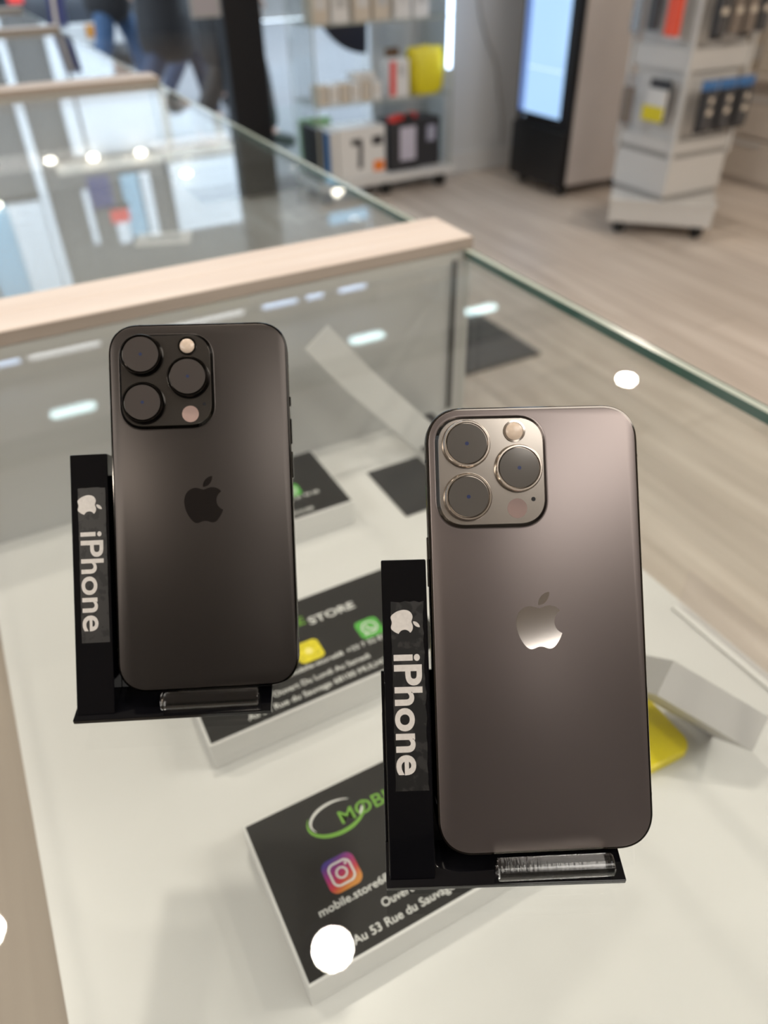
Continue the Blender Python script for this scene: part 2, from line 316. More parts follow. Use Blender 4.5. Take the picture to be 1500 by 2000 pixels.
# ================================================================== printed phone boxes on the shelf
def printed_box(x, y, label, w=0.19, d=0.10, h=0.027):
    t = thing('phone_box', label, 'box', (x, y, 0.7602), group='white phone boxes with printed lids')
    B(0, w, 0, d, 0, 0.008).build('box_base', m_card, t, bevel=0.0006)
    B(-0.0004, w + 0.0004, -0.0004, d + 0.0004, 0.0085, h).build('box_lid', m_card, t, bevel=0.0008)
    p = B(0.0012, w - 0.0012, 0.0012, d - 0.0012, h, h + 0.0003).build('printed_card', m_print, t)
    z = h + 0.0003
    T = lambda a, b_: Matrix.Translation((a, b_, z))
    # all offsets measured from the box corner
    el = MB()
    def arc(a0, a1, rx, ry, wd0, wd1, n=36):
        vs = []; fs = []
        for i in range(n + 1):
            k = i / n; a = R(a0 + (a1 - a0) * k); ww = wd0 + (wd1 - wd0) * math.sin(math.pi * k)
            for s in (-1, 1):
                vs.append((0.053 + (rx + s * ww) * math.cos(a), 0.079 + (ry + s * ww) * math.sin(a), z + 0.00005 + (0.00012 if s > 0 else 0.00012)))
        for i in range(n): fs.append((2 * i, 2 * i + 1, 2 * i + 3, 2 * i + 2))
        return vs, fs
    g = MB(); g.add(*arc(150, 372, 0.0185, 0.0115, 0.0002, 0.0013)); g.build('green_swoosh', m_inkg, p)
    g = MB(); g.add(*arc(45, 205, 0.0165, 0.0095, 0.0002, 0.0009)); g.add(*arc(322, 352, 0.0172, 0.0102, 0.0002, 0.0008)); g.build('white_swoosh', m_ink, p)
    text_mesh('shop_name', 'MOBILE', 0.0125, m_inkg, p, T(0.0535, 0.0720), offset=0.0001, fit=0.0475)
    text_mesh('shop_name', 'STORE', 0.0105, m_ink, p, T(0.1040, 0.0690), offset=0.0002, fit=0.0395)
    text_mesh('contact_line', 'mobile.store68', 0.0066, m_ink, p, T(0.0195, 0.0285), offset=0.00008, fit=0.044)
    text_mesh('contact_line', 'mobile-store68', 0.0060, m_ink, p, T(0.070, 0.0285), offset=0.00008, fit=0.0435)
    text_mesh('contact_line', '+33 7 52 81 90 68', 0.0062, m_ink, p, T(0.117, 0.0285), offset=0.00008, fit=0.050)
    text_mesh('hours_line', 'Ouvert Du Lundi Au Samedi', 0.0068, m_ink, p, T(0.053, 0.0165), offset=0.00008, fit=0.077)
    text_mesh('address_line', 'Au 53 Rue du Sauvage 68100 MULHOUSE', 0.0068, m_ink, p, T(0.0305, 0.0065), offset=0.00008, fit=0.122)
    # photo app icon
    ic = MB().prism(rrect(0.0205, 0.0205, 0.005, 6, cx=0.041, cy=0.0455), z, z + 0.0001).build('photo_icon', m_insta, p)
    k = MB()
    o_ = rrect(0.0145, 0.0145, 0.0042, 8, cx=0.041, cy=0.0455); i_ = rrect(0.0120, 0.0120, 0.0032, 8, cx=0.041, cy=0.0455)
    ring(k, o_, i_, z + 0.0002)
    ring(k, circ(0.041, 0.0455, 0.0037), circ(0.041, 0.0455, 0.0025), z + 0.0002)
    k.prism(circ(0.0452, 0.0497, 0.0008), z + 0.0001, z + 0.0002)
    k.build('icon_glyph', m_ink, p)
    # yellow code icon, dots only
    MB().prism(rrect(0.020, 0.020, 0.004, 6, cx=0.092, cy=0.0445), z, z + 0.0001).build('yellow_icon', m_snap, p)
    k = MB(); rr = random.Random(4)
    for a in range(-5, 6):
        for b_ in range(-5, 6):
            if math.hypot(a, b_) > 3 and rr.random() < 0.6: k.prism(circ(0.092 + a * 0.00155, 0.0445 + b_ * 0.00155, 0.0004, 6), z + 0.0001, z + 0.00015)
    k.build('icon_dots', m_print, p)
    MB().prism(circ(0.092, 0.0445, 0.0030), z + 0.0001, z + 0.0002).build('icon_centre', mat('pale yellow ink', (0.9, 0.8, 0.25), 0.5), p)
    # green call icon
    MB().prism(rrect(0.0195, 0.0195, 0.0045, 6, cx=0.143, cy=0.0435), z, z + 0.0001).build('green_icon', m_wa, p)
    k = MB(); ring(k, circ(0.1433, 0.0438, 0.0066), circ(0.1433, 0.0438, 0.0053), z + 0.0002)
    k.prism([(0.1368, 0.0372), (0.1398, 0.0380), (0.1378, 0.0400)], z + 0.0001, z + 0.0002)
    k.prism([(0.1405, 0.0465), (0.1420, 0.0470), (0.1426, 0.0452), (0.1419, 0.0444), (0.1444, 0.0418), (0.1453, 0.0425), (0.1470, 0.0415), (0.1462, 0.0402), (0.1440, 0.0403), (0.1412, 0.0430)], z + 0.0001, z + 0.0002)
    k.build('icon_glyph', m_ink, p)
    return t
def circ(cx, cy, r, n=28): return [(cx + r * math.cos(2 * math.pi * i / n), cy + r * math.sin(2 * math.pi * i / n)) for i in range(n)]
def ring(b, o_, i_, z):
    n = len(o_); vs = [(x, y, z) for x, y in o_] + [(x, y, z) for x, y in i_]
    b.add(vs, [(i, (i + 1) % n, n + (i + 1) % n, n + i) for i in range(n)])
m_wa = mat('messenger green', (0.09, 0.42, 0.06), 0.45)
m_snap = mat('bright yellow ink', (0.80, 0.68, 0.02), 0.45)
def make_insta():
    m = bpy.data.materials.new('gradient ink'); m.use_nodes = True; nt = m.node_tree; b = nt.nodes['Principled BSDF']; b.inputs['Roughness'].default_value = 0.45
    tc = nt.nodes.new('ShaderNodeTexCoord'); se = nt.nodes.new('ShaderNodeSeparateXYZ'); nt.links.new(tc.outputs['Object'], se.inputs[0])
    mr = nt.nodes.new('ShaderNodeMapRange'); mr.inputs[1].default_value = 0.036; mr.inputs[2].default_value = 0.056
    mx = nt.nodes.new('ShaderNodeMath'); mx.operation = 'MULTIPLY_ADD'; mx.inputs[1].default_value = -0.35; nt.links.new(se.outputs[0], mx.inputs[0]); 
    ad = nt.nodes.new('ShaderNodeMath'); ad.operation = 'ADD'; ad.inputs[1].default_value = 0.0143
    nt.links.new(se.outputs[1], mx.inputs[2]); nt.links.new(mx.outputs[0], ad.inputs[0]); nt.links.new(ad.outputs[0], mr.inputs[0])
    cr = nt.nodes.new('ShaderNodeValToRGB'); e = cr.color_ramp.elements; e[0].color = (0.62, 0.24, 0.03, 1); e[1].color = (0.06, 0.04, 0.26, 1)
    k = e.new(0.30); k.color = (0.55, 0.04, 0.05, 1); k = e.new(0.6); k.color = (0.36, 0.02, 0.17, 1)
    nt.links.new(mr.outputs[0], cr.inputs[0]); nt.links.new(cr.outputs[0], b.inputs['Base Color']); return m
m_insta = make_insta()
printed_box(0.0310, 0.1560, 'white phone box with black shop card, nearest, under the right phone stand')
printed_box(0.0310, 0.3210, 'white phone box with black shop card between the two stands, STORE showing')
printed_box(0.0460, 0.5180, 'white phone box with black shop card, farthest, behind the left phone')

# other things on the shelf
t = thing('black_card', 'flat black square card lying on the white shelf', 'card', (0.285, 0.501, 0.7602))
B(0, 0.062, 0, 0.085, 0, 0.0012).build('card_sheet', mat('black card', (0.02, 0.02, 0.022), 0.5), t)
t = thing('small_box', 'small flat white box with black lid against the divider', 'box', (0.350, 0.552, 0.7602))
B(0, 0.05, 0, 0.092, 0, 0.010).build('box_base', m_card, t, bevel=0.0005)
B(0.0005, 0.0495, 0.0005, 0.0915, 0.010, 0.0115).build('box_lid', mat('black lid', (0.022, 0.022, 0.024), 0.5), t)
t = thing('cardboard_sleeve', 'long folded white cardboard strip leaning on the grey divider', 'packaging', (0.385, 0.585, 0.7602))
# two panels of the folded strip, rising to the upper left against the divider panel
Ux = Vector((-0.64, 0.20, 0.74)).normalized(); Wx = Vector((0.70, 0.0, 0.60)); Wx = (Wx - Wx.dot(Ux) * Ux).normalized(); Nx = Ux.cross(Wx)
def slab(a, b_, w_, th, O=Vector((0, 0, 0)), U=Ux, V=Wx, N=Nx):
    m = MB(); vs = []
    for zz in (0, th):
        for p, q in ((a, 0), (b_, 0), (b_, w_), (a, w_)): vs.append(tuple(O + U * p + V * q + N * zz))
    m.add(vs, [(0, 1, 2, 3), (7, 6, 5, 4), (0, 4, 5, 1), (1, 5, 6, 2), (2, 6, 7, 3), (3, 7, 4, 0)]); return m
slab(0.0, 0.115, 0.032, 0.0015, O=Vector((-0.032, 0, 0.002))).build('lower_panel', m_card, t)
O2 = Vector((-0.032, 0, 0.002)) + Ux * 0.115
U2 = Vector((-0.60, 0.02, 0.80)).normalized(); V2 = (Wx - Wx.dot(U2) * U2).normalized()
slab(0.0005, 0.072, 0.032, 0.0015, O=O2, U=U2, V=V2, N=U2.cross(V2)).build('upper_panel', m_card, t)
# tilted open box resting on a yellow case, right side
t = thing('phone_box', 'plain white open phone box tilted on the yellow case', 'box')
EV = Vector((0.047, -0.047, -0.034)).normalized(); HV = Vector((-0.026, -0.004, -0.012)); HV = (HV - HV.dot(EV) * EV).normalized(); CV = EV.cross(HV).normalized()
if CV.z > 0: CV = -CV
t.matrix_world = frame_at(Vector((0.3130, 0.1981, 0.8402)), EV, CV, -HV)
bx = MB(); W_, D_, H_, k = 0.0750, 0.0480, 0.0252, 0.0018
bx.box(0, W_, 0, D_, -H_, -H_ + k); bx.box(0, W_, 0, k, -H_ + k, 0); bx.box(0, W_, D_ - k, D_, -H_ + k, 0); bx.box(0, k, k, D_ - k, -H_ + k, 0); bx.box(W_ - k, W_, k, D_ - k, -H_ + k, 0)
m_card2 = mat('dull box board', (0.50, 0.485, 0.48), 0.5, noise=0.015, scale=30)
bx.build('box_tray', m_card2, t)
B(k + 0.001, W_ - k - 0.001, k + 0.001, D_ - k - 0.001, -0.012, -0.009).build('inner_tray', m_card, t)
tag(MB().prism(rrect(0.088, 0.072, 0.012, 6), 0, 0.0085).build('yellow_case', m_yellow, bevel=0.002, loc=(0.286, 0.209, 0.7602), rot=(0, 0, R(-2))), 'bright yellow flat case under the tilted white box', 'case')
t = thing('acrylic_stand', 'clear acrylic upright panel near the front glass', 'stand', (0.425, 0.17, 0.7602))
B(0.0, 0.003, -0.10, 0.112, 0, 0.040).build('upright_panel', glass('clear acrylic', (0.995, 0.985, 0.99)), t)
B(-0.006, -0.0002, -0.10, 0.112, 0, 0.002).build('foot_lip', m_card, t)

# ================================================================== phones
def phone(label, C, x, u, n, mats, bump_c, bump_w, lenses, flash, lidar, mic, ring_r, glass_r, buttons, W=0.0781, H=0.1608, RC=0.0135, lens_h=0.0022):
    m_body, m_frame, m_bump, m_ring, m_logo, m_lens, m_lidar = mats
    x = Vector(x).normalized(); n = Vector(n); n = (n - n.dot(x) * x).normalized(); u = n.cross(x)
    t = thing('smartphone', label, 'phone'); T = 0.00765
    base = Vector(C) - u * (H / 2); t.matrix_world = frame_at(base, x, u, n)
    cy = H / 2
    P = lambda w_, h_, r, z, cx=0, cyy=cy, p=2.3: [(a, b_, z) for a, b_ in rrect(w_, h_, r, 14, p, cx, cyy)]
    c = 0.0006
    fb = MB().loft([P(W - 2 * c, H - 2 * c, RC - c, -T), P(W, H, RC, -T + c), P(W, H, RC, -c - 0.0002), P(W - c, H - c, RC - c / 2, -0.0003), P(W - 3 * c, H - 3 * c, RC - 1.5 * c, -0.0002)])
    fb.build('metal_frame', m_frame, t, smooth=True)
    # rear glass, swelling softly up to the camera plate
    gw, gh, gr = W - 3.2 * c, H - 3.2 * c, RC - 1.6 * c
    MB().loft([P(gw, gh, gr, -0.0019), P(gw, gh, gr, -0.00015), P(gw - 0.0006, gh - 0.0006, gr - 0.0003, 0.0)]).build('rear_glass', m_body, t, smooth=True)
    bx_, by = bump_c[0], cy + bump_c[1]; bw, bh = bump_w; br = 0.0112
    Pb = lambda d, z: P(bw - d, bh - d, br - d / 2, z, bx_, by, 2.25)
    rings = [Pb(0, 0.00002)]
    for i in range(1, 7):
        k = i / 6; rings.append(Pb(0.0024 * k, 0.0006 * k ** 2.2))
    MB().loft(rings, cap0=False).build('plate_surround', m_body, t, smooth=True)
    pl = MB().loft([Pb(0.0012, 0.0002), Pb(0.0034, 0.0016)], 0, cap1=False); pl.loft([Pb(0.0034, 0.0016), Pb(0.0038, 0.00185), Pb(0.00385, 0.00185)], 1, cap0=False, cap1=True)  # dark steel chamfer carries the dark reflection around the plate as colour
    bump = pl.build('camera_plate', [m_frame, m_bump], t)
    zt = 0.00185
    for lx, ly in lenses:
        ln = MB().lathe([(glass_r, zt), (glass_r, zt + lens_h)], 64, M=Matrix.Translation((lx, cy + ly, 0))).build('camera_lens', m_lens, t, smooth=True)
        pr = [(ring_r + 0.0003, zt - 0.0001), (ring_r + 0.0001, zt + lens_h * 0.55), (ring_r - 0.0001, zt + lens_h - 0.0003), (ring_r - 0.0004, zt + lens_h + 0.0001), (glass_r + 0.0005, zt + lens_h + 0.0001), (glass_r + 0.0004, zt + lens_h - 0.0008), (glass_r + 0.00005, zt + lens_h - 0.0009)]
        MB().lathe(pr, 64, M=Matrix.Translation((lx, cy + ly, 0)), cap0=False, cap1=False).build('lens_ring', m_ring, ln, smooth=True)
        MB().lathe([(0.0007, zt + lens_h - 0.0001), (0.0007, zt + lens_h + 0.00003)], 24, M=Matrix.Translation((lx, cy + ly, 0))).build('lens_iris', m_iris, ln)
    fl = MB().lathe([(0.0032, zt), (0.0032, zt + 0.0004), (0.0028, zt + 0.0007), (0.0015, zt + 0.0010), (0.0001, zt + 0.0011)], 40, M=Matrix.Translation((flash[0], cy + flash[1], 0))).build('flash', m_flash, t, smooth=True)
    MB().lathe([(0.0040, zt), (0.0040, zt + 0.0005), (0.0033, zt + 0.0006), (0.0033, zt)], 40, M=Matrix.Translation((flash[0], cy + flash[1], 0)), cap0=False, cap1=False).build('flash_ring', m_ring, fl, smooth=True)
    MB().lathe([(0.0036, zt - 0.0002), (0.0036, zt + 0.00005)], 40, M=Matrix.Translation((lidar[0], cy + lidar[1], 0))).build('depth_sensor', m_lidar, t)
    MB().lathe([(0.0008, zt - 0.0002), (0.0008, zt + 0.00006)], 16, M=Matrix.Translation((mic[0], cy + mic[1], 0))).build('microphone_hole', m_black, t)
    emblem('rear_emblem', 0.0205, m_logo, t, Matrix.Translation((0, cy + 0.0022, 0.00002)), 0.00004)
    for side, y0, y1 in buttons:
        MB().box(side * (W / 2 - 0.0005), side * (W / 2 + 0.0006), cy + y0, cy + y1, -T / 2 - 0.0013, -T / 2 + 0.0013).build('side_button', m_frame, t, bevel=0.0003)
    for s, yy in ((-1, 0.0615), (1, 0.0615), (-1, -0.0615), (1, -0.0615)):
        B(s * (W / 2 - 0.0004), s * (W / 2 + 0.00003), cy + yy - 0.0006, cy + yy + 0.0006, -T + 0.0006, -0.0008).build('antenna_band', m_rubber, t)
    B(-0.0255, -0.0243, H - 0.0004, H + 0.00003, -T + 0.0006, -0.0008).build('antenna_band', m_rubber, t)
    return t
m_iris = mat('lens iris', (0.02, 0.03, 0.09), 0.1, spec=1.0)
m_flash = mat('flash diffuser', (0.62, 0.50, 0.40), 0.25, noise=0.15, scale=600)
def satin(name, col, rough, metal):
    return mat(name, col, rough, metal, noise=0.01, scale=40)
gm = (satin('graphite matte glass', (0.185, 0.158, 0.152), 0.38, 0.92), mat('graphite steel', (0.11, 0.10, 0.09), 0.10, 1.0), mat('graphite camera plate', (0.40, 0.365, 0.33), 0.2, 0.85),
      mat('graphite lens ring', (0.70, 0.63, 0.56), 0.15, 1.0), mat('graphite mirror emblem', (0.62, 0.58, 0.55), 0.08, 1.0), mat('lens glass', (0.16, 0.15, 0.14), 0.10, 0.6, spec=0.8), mat('sensor window', (0.22, 0.15, 0.135), 0.3))
bm_ = (satin('space black matte glass', (0.066, 0.058, 0.054), 0.38, 0.92), mat('space black steel', (0.02, 0.019, 0.018), 0.08, 1.0), mat('black camera plate', (0.10, 0.092, 0.085), 0.16, 0.8),
      mat('black lens ring', (0.04, 0.038, 0.036), 0.12, 1.0), mat('black mirror emblem', (0.05, 0.045, 0.045), 0.08, 0.9), mat('dark lens glass', (0.14, 0.125, 0.12), 0.16, 0.7, spec=0.7), mat('pink sensor window', (0.36, 0.25, 0.22), 0.4))
phone('graphite smartphone on the right stand, shown from behind', (0.1350, 0.1400, 1.0190), (0.9028, -0.42955, -0.02083), (0.29509, 0.58352, 0.75659), (-0.31284, -0.6892, 0.65356), gm,
      (-0.0157, 0.0567), (0.0418, 0.0420), ((-0.0247, 0.0667), (-0.0060, 0.0575), (-0.0247, 0.0475)), (-0.0070, 0.0711), (-0.0068, 0.0430), (-0.0008, 0.0462), 0.0086, 0.0072, ((-1, 0.0153, 0.0334),))
phone('darker near-black smartphone on the left stand, shown from behind', (0.0500, 0.2680, 1.0210), (0.91585, -0.4006, -0.02721), (0.27714, 0.58166, 0.76476), (-0.29054, -0.70795, 0.64374), bm_,
      (-0.0140, 0.0548), (0.0420, 0.0430), ((-0.0240, 0.0660), (-0.0042, 0.0558), (-0.0238, 0.0450)), (-0.0044, 0.0698), (-0.0040, 0.0398), (0.0021, 0.0440), 0.0090, 0.0076, ((1, 0.0428, 0.0470), (1, 0.0257, 0.0371), (1, 0.0104, 0.0223)), lens_h=0.0030)

# ================================================================== black acrylic stands
def clear_rod():
    m = bpy.data.materials.new('clear acrylic rod'); m.use_nodes = True; b = m.node_tree.nodes['Principled BSDF']
    b.inputs['Base Color'].default_value = (0.97, 0.96, 0.95, 1); b.inputs['Roughness'].default_value = 0.04; b.inputs['Transmission Weight'].default_value = 1; b.inputs['IOR'].default_value = 1.49
    nt = m.node_tree; nz = nt.nodes.new('ShaderNodeTexNoise'); nz.inputs['Scale'].default_value = 900; tc = nt.nodes.new('ShaderNodeTexCoord')
    mp = nt.nodes.new('ShaderNodeMapping'); mp.inputs['Scale'].default_value = (1, 0.15, 0.15); nt.links.new(tc.outputs['Object'], mp.inputs[0]); nt.links.new(mp.outputs[0], nz.inputs[0])
    bp = nt.nodes.new('ShaderNodeBump'); bp.inputs['Strength'].default_value = 0.25; bp.inputs['Distance'].default_value = 0.0003
    nt.links.new(nz.outputs['Fac'], bp.inputs['Height']); nt.links.new(bp.outputs[0], b.inputs['Normal'])
    return m
m_rod = clear_rod()
def film_mat(thr=0.40):
    """worn sticker film: matt charcoal patches where it is rubbed, gloss black where it is not"""
    m = mat('worn sticker film', (0.03, 0.03, 0.03), 0.4); nt = m.node_tree; b = nt.nodes['Principled BSDF']
    tc = nt.nodes.new('ShaderNodeTexCoord'); nz = nt.nodes.new('ShaderNodeTexNoise'); nz.inputs['Scale'].default_value = 260; nz.inputs['Detail'].default_value = 3
    nt.links.new(tc.outputs['Object'], nz.inputs['Vector'])
    cr = nt.nodes.new('ShaderNodeValToRGB'); cr.color_ramp.elements[0].position = thr; cr.color_ramp.elements[1].position = thr + 0.05
    cr.color_ramp.elements[0].color = (0.004, 0.004, 0.004, 1); cr.color_ramp.elements[1].color = (0.018, 0.017, 0.0165, 1)
    nt.links.new(nz.outputs['Fac'], cr.inputs[0]); nt.links.new(cr.outputs[0], b.inputs['Base Color']); return m
m_film = film_mat(0.40); m_film2 = film_mat(0.52)
m_letter = mat('rubbed silver white ink', (0.56, 0.53, 0.50), 0.45, noise=0.16, scale=700)
def stand(label, loc, yaw, rod_a, rod_b, width=0.085, rag=0, bh=0.072):
    t = thing('phone_stand', label, 'stand', loc, (0, 0, R(yaw)), group='black acrylic phone stands')
    inv = (Matrix.Translation(loc) @ Matrix.Rotation(R(yaw), 4, 'Z')).inverted()
    bz = 0.0025
    B(0, width, 0, 0.075, 0.0002, bz).build('base_plate', m_acrylic_b, t, bevel=0.0003)
    L = R(41); O = Vector((0.0012, 0.0026, bz + 0.0001)); U = Vector((0, math.sin(L), math.cos(L))); N = Vector((0, -math.cos(L), math.sin(L)))
    FM = frame_at(O, (1, 0, 0), U, N)     # x across, y up the slope, z towards the viewer
    H_ = 0.1135; wd = 0.0163; dp = 0.0105
    # folded brand strip: leaning box whose foot is cut level with the base
    cut = lambda z: -z * math.tan(L) + 0.0   # slope coordinate where height is zero for depth z
    s = MB(); vs = []
    for z in (0, -dp):
        y0 = z * -1 * (-math.tan(L)) if False else (-z) * math.tan(L) * -1
        y_ = -z * -1 * math.tan(L)
        vs += [(0, -z * -1 * math.tan(L) * -1, z), (wd, -z * -1 * math.tan(L) * -1, z), (wd * 0.985, H_, z), (0.0001, H_, z)]
    # height of point = y*cos(L) + z*sin(L) -> foot at y = -z*tan(L)
    vs = []
    for z in (0, -dp):
        f = -z * math.tan(L); vs += [(0, f, z), (wd, f, z), (wd, H_, z), (0, H_, z)]
    s.add(vs, [(0, 1, 2, 3), (7, 6, 5, 4), (0, 4, 5, 1), (1, 5, 6, 2), (2, 6, 7, 3), (3, 7, 4, 0)], 0, FM)
    strip = s.build('brand_strip', m_acrylic_b, t, bevel=0.0005)
    film = MB(); poly = []
    ya, yb, xa, xb = 0.0310, 0.0985, 0.0030, 0.0152
    rr = random.Random(rag)
    for i in range(30): poly.append((xa + 0.0002 * rr.random(), ya + (yb - ya) * i / 29))
    for i in range(6): poly.append((xa + (xb - xa) * (i + 1) / 7, yb + 0.0004 * rr.random() - (0.001 * rag * rr.random())))
    for i in range(30): poly.append((xb - (0.0006 * rag + 0.0002) * rr.random(), yb - (yb - ya) * i / 29))
    film.prism(poly, 0.00003, 0.00010, 0, FM); film.build('sticker_film', m_film2 if rag else m_film, strip)
    # text runs down the strip, letters turned a quarter clockwise
    TM = FM @ Matrix.Translation((0.0040, 0.0800, 0.00010)) @ Matrix.Rotation(R(-90), 4, 'Z')
    text_mesh('lettering', 'iPhone', 0.0137, m_letter, strip, TM, extrude=0.00006, offset=0.00036 if rag else 0.0002, space=1.02, xs=1.13 if rag else 1.15)
    EM = FM @ Matrix.Translation((0.0082, 0.0912, 0.00010)) @ Matrix.Rotation(R(-90), 4, 'Z')
    emblem('fruit_emblem', 0.0105, m_letter, strip, EM, 0.00006)
    # backrest behind the phone
    b = MB(); z1 = -dp - 0.0002; z0 = z1 - 0.003; vs = []
    for z in (z1, z0):
        f = -z * math.tan(L); vs += [(-0.0011, f, z), (width - 0.004, f, z), (width - 0.004, bh, z), (-0.0011, bh, z)]
    b.add(vs, [(0, 1, 2, 3), (7, 6, 5, 4), (0, 4, 5, 1), (1, 5, 6, 2), (2, 6, 7, 3), (3, 7, 4, 0)], 0, FM)
    b.build('backrest', m_acrylic_b, t, bevel=0.0003)
    a = inv @ Vector(rod_a); c = inv @ Vector(rod_b)
    d = (c - a); q = d.to_track_quat('Z', 'Y').to_matrix().to_4x4(); Tm = Matrix.Translation(a) @ q; Lr = d.length; r = 0.0038
    MB().lathe([(r - 0.0004, 0), (r, 0.0004), (r, Lr - 0.0004), (r - 0.0004, Lr)], 40, M=Tm).build('clear_rod', m_rod, t, smooth=True)
    return t
stand('black acrylic stand holding the graphite phone, right', (0.0560, 0.1120, 0.9502), -26.8, (0.0925, 0.0972, 0.95665), (0.1295, 0.0792, 0.95665), rag=1)
stand('black acrylic stand holding the darker phone, left', (-0.0290, 0.2390, 0.9502), -25.0, (0.0075, 0.2272, 0.95665), (0.0455, 0.2095, 0.95665), bh=0.105)

# ================================================================== glass showcase with products
t = thing('glass_showcase', 'tall glass showcase with products beside the black pillar', 'showcase', (1.70, 3.93, 0))
W_, D_ = 0.82, 0.32
B(-0.01, W_ + 0.03, -0.01, D_, 0.075, 0.115).build('base_board', m_white, t, bevel=0.003)
for x in (0.06, 0.42, 0.78):
    for y in (0.05, 0.26):
        MB().cyl((x - 0.02, y, 0.034), (x + 0.02, y, 0.034), 0.034, 20).build('caster', m_rubber, t)
for z in (0.485, 0.838, 1.19, 1.54):
    b = MB().box(0.006, W_ - 0.006, 0.006, D_ - 0.006, z - 0.006, z); b.mi = [0, 0, 1, 1, 1, 1]
    b.build('glass_shelf', [m_glass, m_edge_l], t)
b = MB().box(0, 0.005, 0, D_, 0.116, 1.88); b.mi = [1, 1, 1, 0, 1, 0]; b.build('glass_side', [m_glass, m_edge_l], t)
b = MB().box(W_ - 0.005, W_, 0, D_, 0.116, 1.88); b.mi = [1, 1, 1, 0, 1, 0]; b.build('glass_side', [m_glass, m_edge_l], t)
for x in (0.003, W_ - 0.008):
    B(x, x + 0.006, 0.0, 0.006, 0.116, 1.88).build('corner_post', m_edge_l, t)
B(-0.01, W_ + 0.01, -0.01, D_, 1.88, 1.93).build('top_board', m_white, t)
for x in (0.17, 0.32): MB().lathe([(0.03, 1.872), (0.03, 1.879)], 20, M=Matrix.Translation((x, 0.16, 0))).build('top_lamp', m_lampglow, t)
B(W_ - 0.030, W_ - 0.012, 0.012, 0.024, 0.60, 1.86).build('light_tube', m_blueglow, t)

def carton(name, label, cat, x0, x1, y0, y1, z0, z1, m, group=None, extra=None):
    o = thing(name, label, cat, ((x0 + x1) / 2, y0, z0), group=group)
    h = (x1 - x0) / 2
    B(-h, h, 0, y1 - y0, 0.0005, z1 - z0).build('carton', m, o, bevel=0.002)
    B(-h + 0.004, h - 0.004, 0.002, y1 - y0 - 0.002, z1 - z0, z1 - z0 + 0.0015).build('top_flap', m, o)
    for (a, b_, c, d, mm, nm) in (extra or []):
        B(-h + a, -h + b_, -0.0015, -0.0002, c, d).build(nm, mm, o)
    return o
zb = 0.115
o = carton('tool_carton', 'white carton with black dryer picture and orange label in the showcase', 'box', 1.83, 2.11, 3.96, 4.13, zb, 0.362, m_card, extra=[(0.205, 0.272, 0.02, 0.075, m_orange, 'orange_label'), (0.20, 0.265, 0.155, 0.20, m_dark, 'dark_print')])
k = MB(); k.box(0.02, 0.085, -0.0015, -0.0003, 0.165, 0.195); k.prism([(0.055, 0.045), (0.082, 0.045), (0.088, 0.17), (0.062, 0.17)], 0.0003, 0.0015, 0, Matrix(((1, 0, 0, 0), (0, 0, -1, 0), (0, 1, 0, 0), (0, 0, 0, 1))))
o2 = k.build('dryer_picture', m_dark, o); o2.location = (-0.085, 0, 0)
carton('carton', 'plain white carton behind the dryer carton', 'box', 1.79, 1.825, 3.97, 4.14, zb, 0.355, m_card)
carton('blue_carton', 'narrow carton with blue side at showcase left', 'box', 1.755, 1.785, 3.98, 4.14, zb, 0.35, m_blue)
carton('green_carton', 'dark carton with pale green lid, leftmost at showcase bottom', 'box', 1.712, 1.75, 3.97, 4.19, zb, 0.375, m_dark)
o = carton('flat_carton', 'flat carton with bright green top lying across the cartons', 'box', 1.715, 1.90, 4.20, 4.235, zb, 0.385, mat('pale green card', (0.35, 0.62, 0.30), 0.5))
o = carton('black_carton', 'black carton with pale lilac label in the showcase', 'box', 2.15, 2.34, 3.97, 4.16, zb + 0.0, 0.362, m_dark, extra=[(0.06, 0.16, 0.05, 0.22, mat('lilac label', (0.55, 0.52, 0.62), 0.5), 'label_panel')])
carton('black_carton', 'smaller black carton with grey label at showcase right', 'box', 2.35, 2.48, 3.99, 4.16, zb, 0.362, m_dark, extra=[(0.045, 0.10, 0.13, 0.21, mat('grey label', (0.38, 0.38, 0.48), 0.5), 'label_panel')])
for i, (x, y) in enumerate(((2.18, 4.0), (2.235, 4.03), (2.285, 4.01), (2.33, 4.05))):
    o = thing('cable_reel', 'coiled cable on top of the black cartons, ' + ORD[i], 'cable', (x, y, 0.3645), group='red cables on black cartons')
    MB().lathe([(0.012, 0), (0.026, 0.0), (0.029, 0.012), (0.026, 0.024), (0.012, 0.024)], 20, cap0=False, cap1=False).build('cable_coil', (m_red, m_red, m_dark, m_red)[i], o, smooth=True)
    MB().cyl((-0.02, 0, 0.012), (0.02, 0.0, 0.012), 0.006, 10).build('cable_tie', m_dark, o)
# small cartons, middle shelf
zs = 0.4855
for i in range(6):
    x = 1.76 + i * 0.062
    o = thing('small_carton', 'small carton in the row on the middle glass shelf, ' + ORD[i], 'box', (x, 3.965, zs), group='small white cartons on the middle shelf')
    B(-0.026, 0.026, 0, 0.10, 0.0005, 0.088).build('carton', m_card if i % 2 else m_beige, o, bevel=0.002)
    MB().prism(circ(0, 0.05, 0.011), 0.0003, 0.0012, 0, Matrix(((1, 0, 0, 0), (0, 0, -1, 0), (0, 1, 0, 0), (0, 0, 0, 1)))).build('round_print', m_beige if i % 2 else m_panel, o)
for i in range(2):
    o = thing('small_carton', ('small white carton stacked on the row, %s one' % ('left', 'right')[i]), 'box', (1.985 + i * 0.066, 4.0, zs + 0.0895), group='upper small white cartons')
    B(-0.030, 0.030, 0, 0.09, 0.0002, 0.035).build('carton', m_card, o, bevel=0.002)
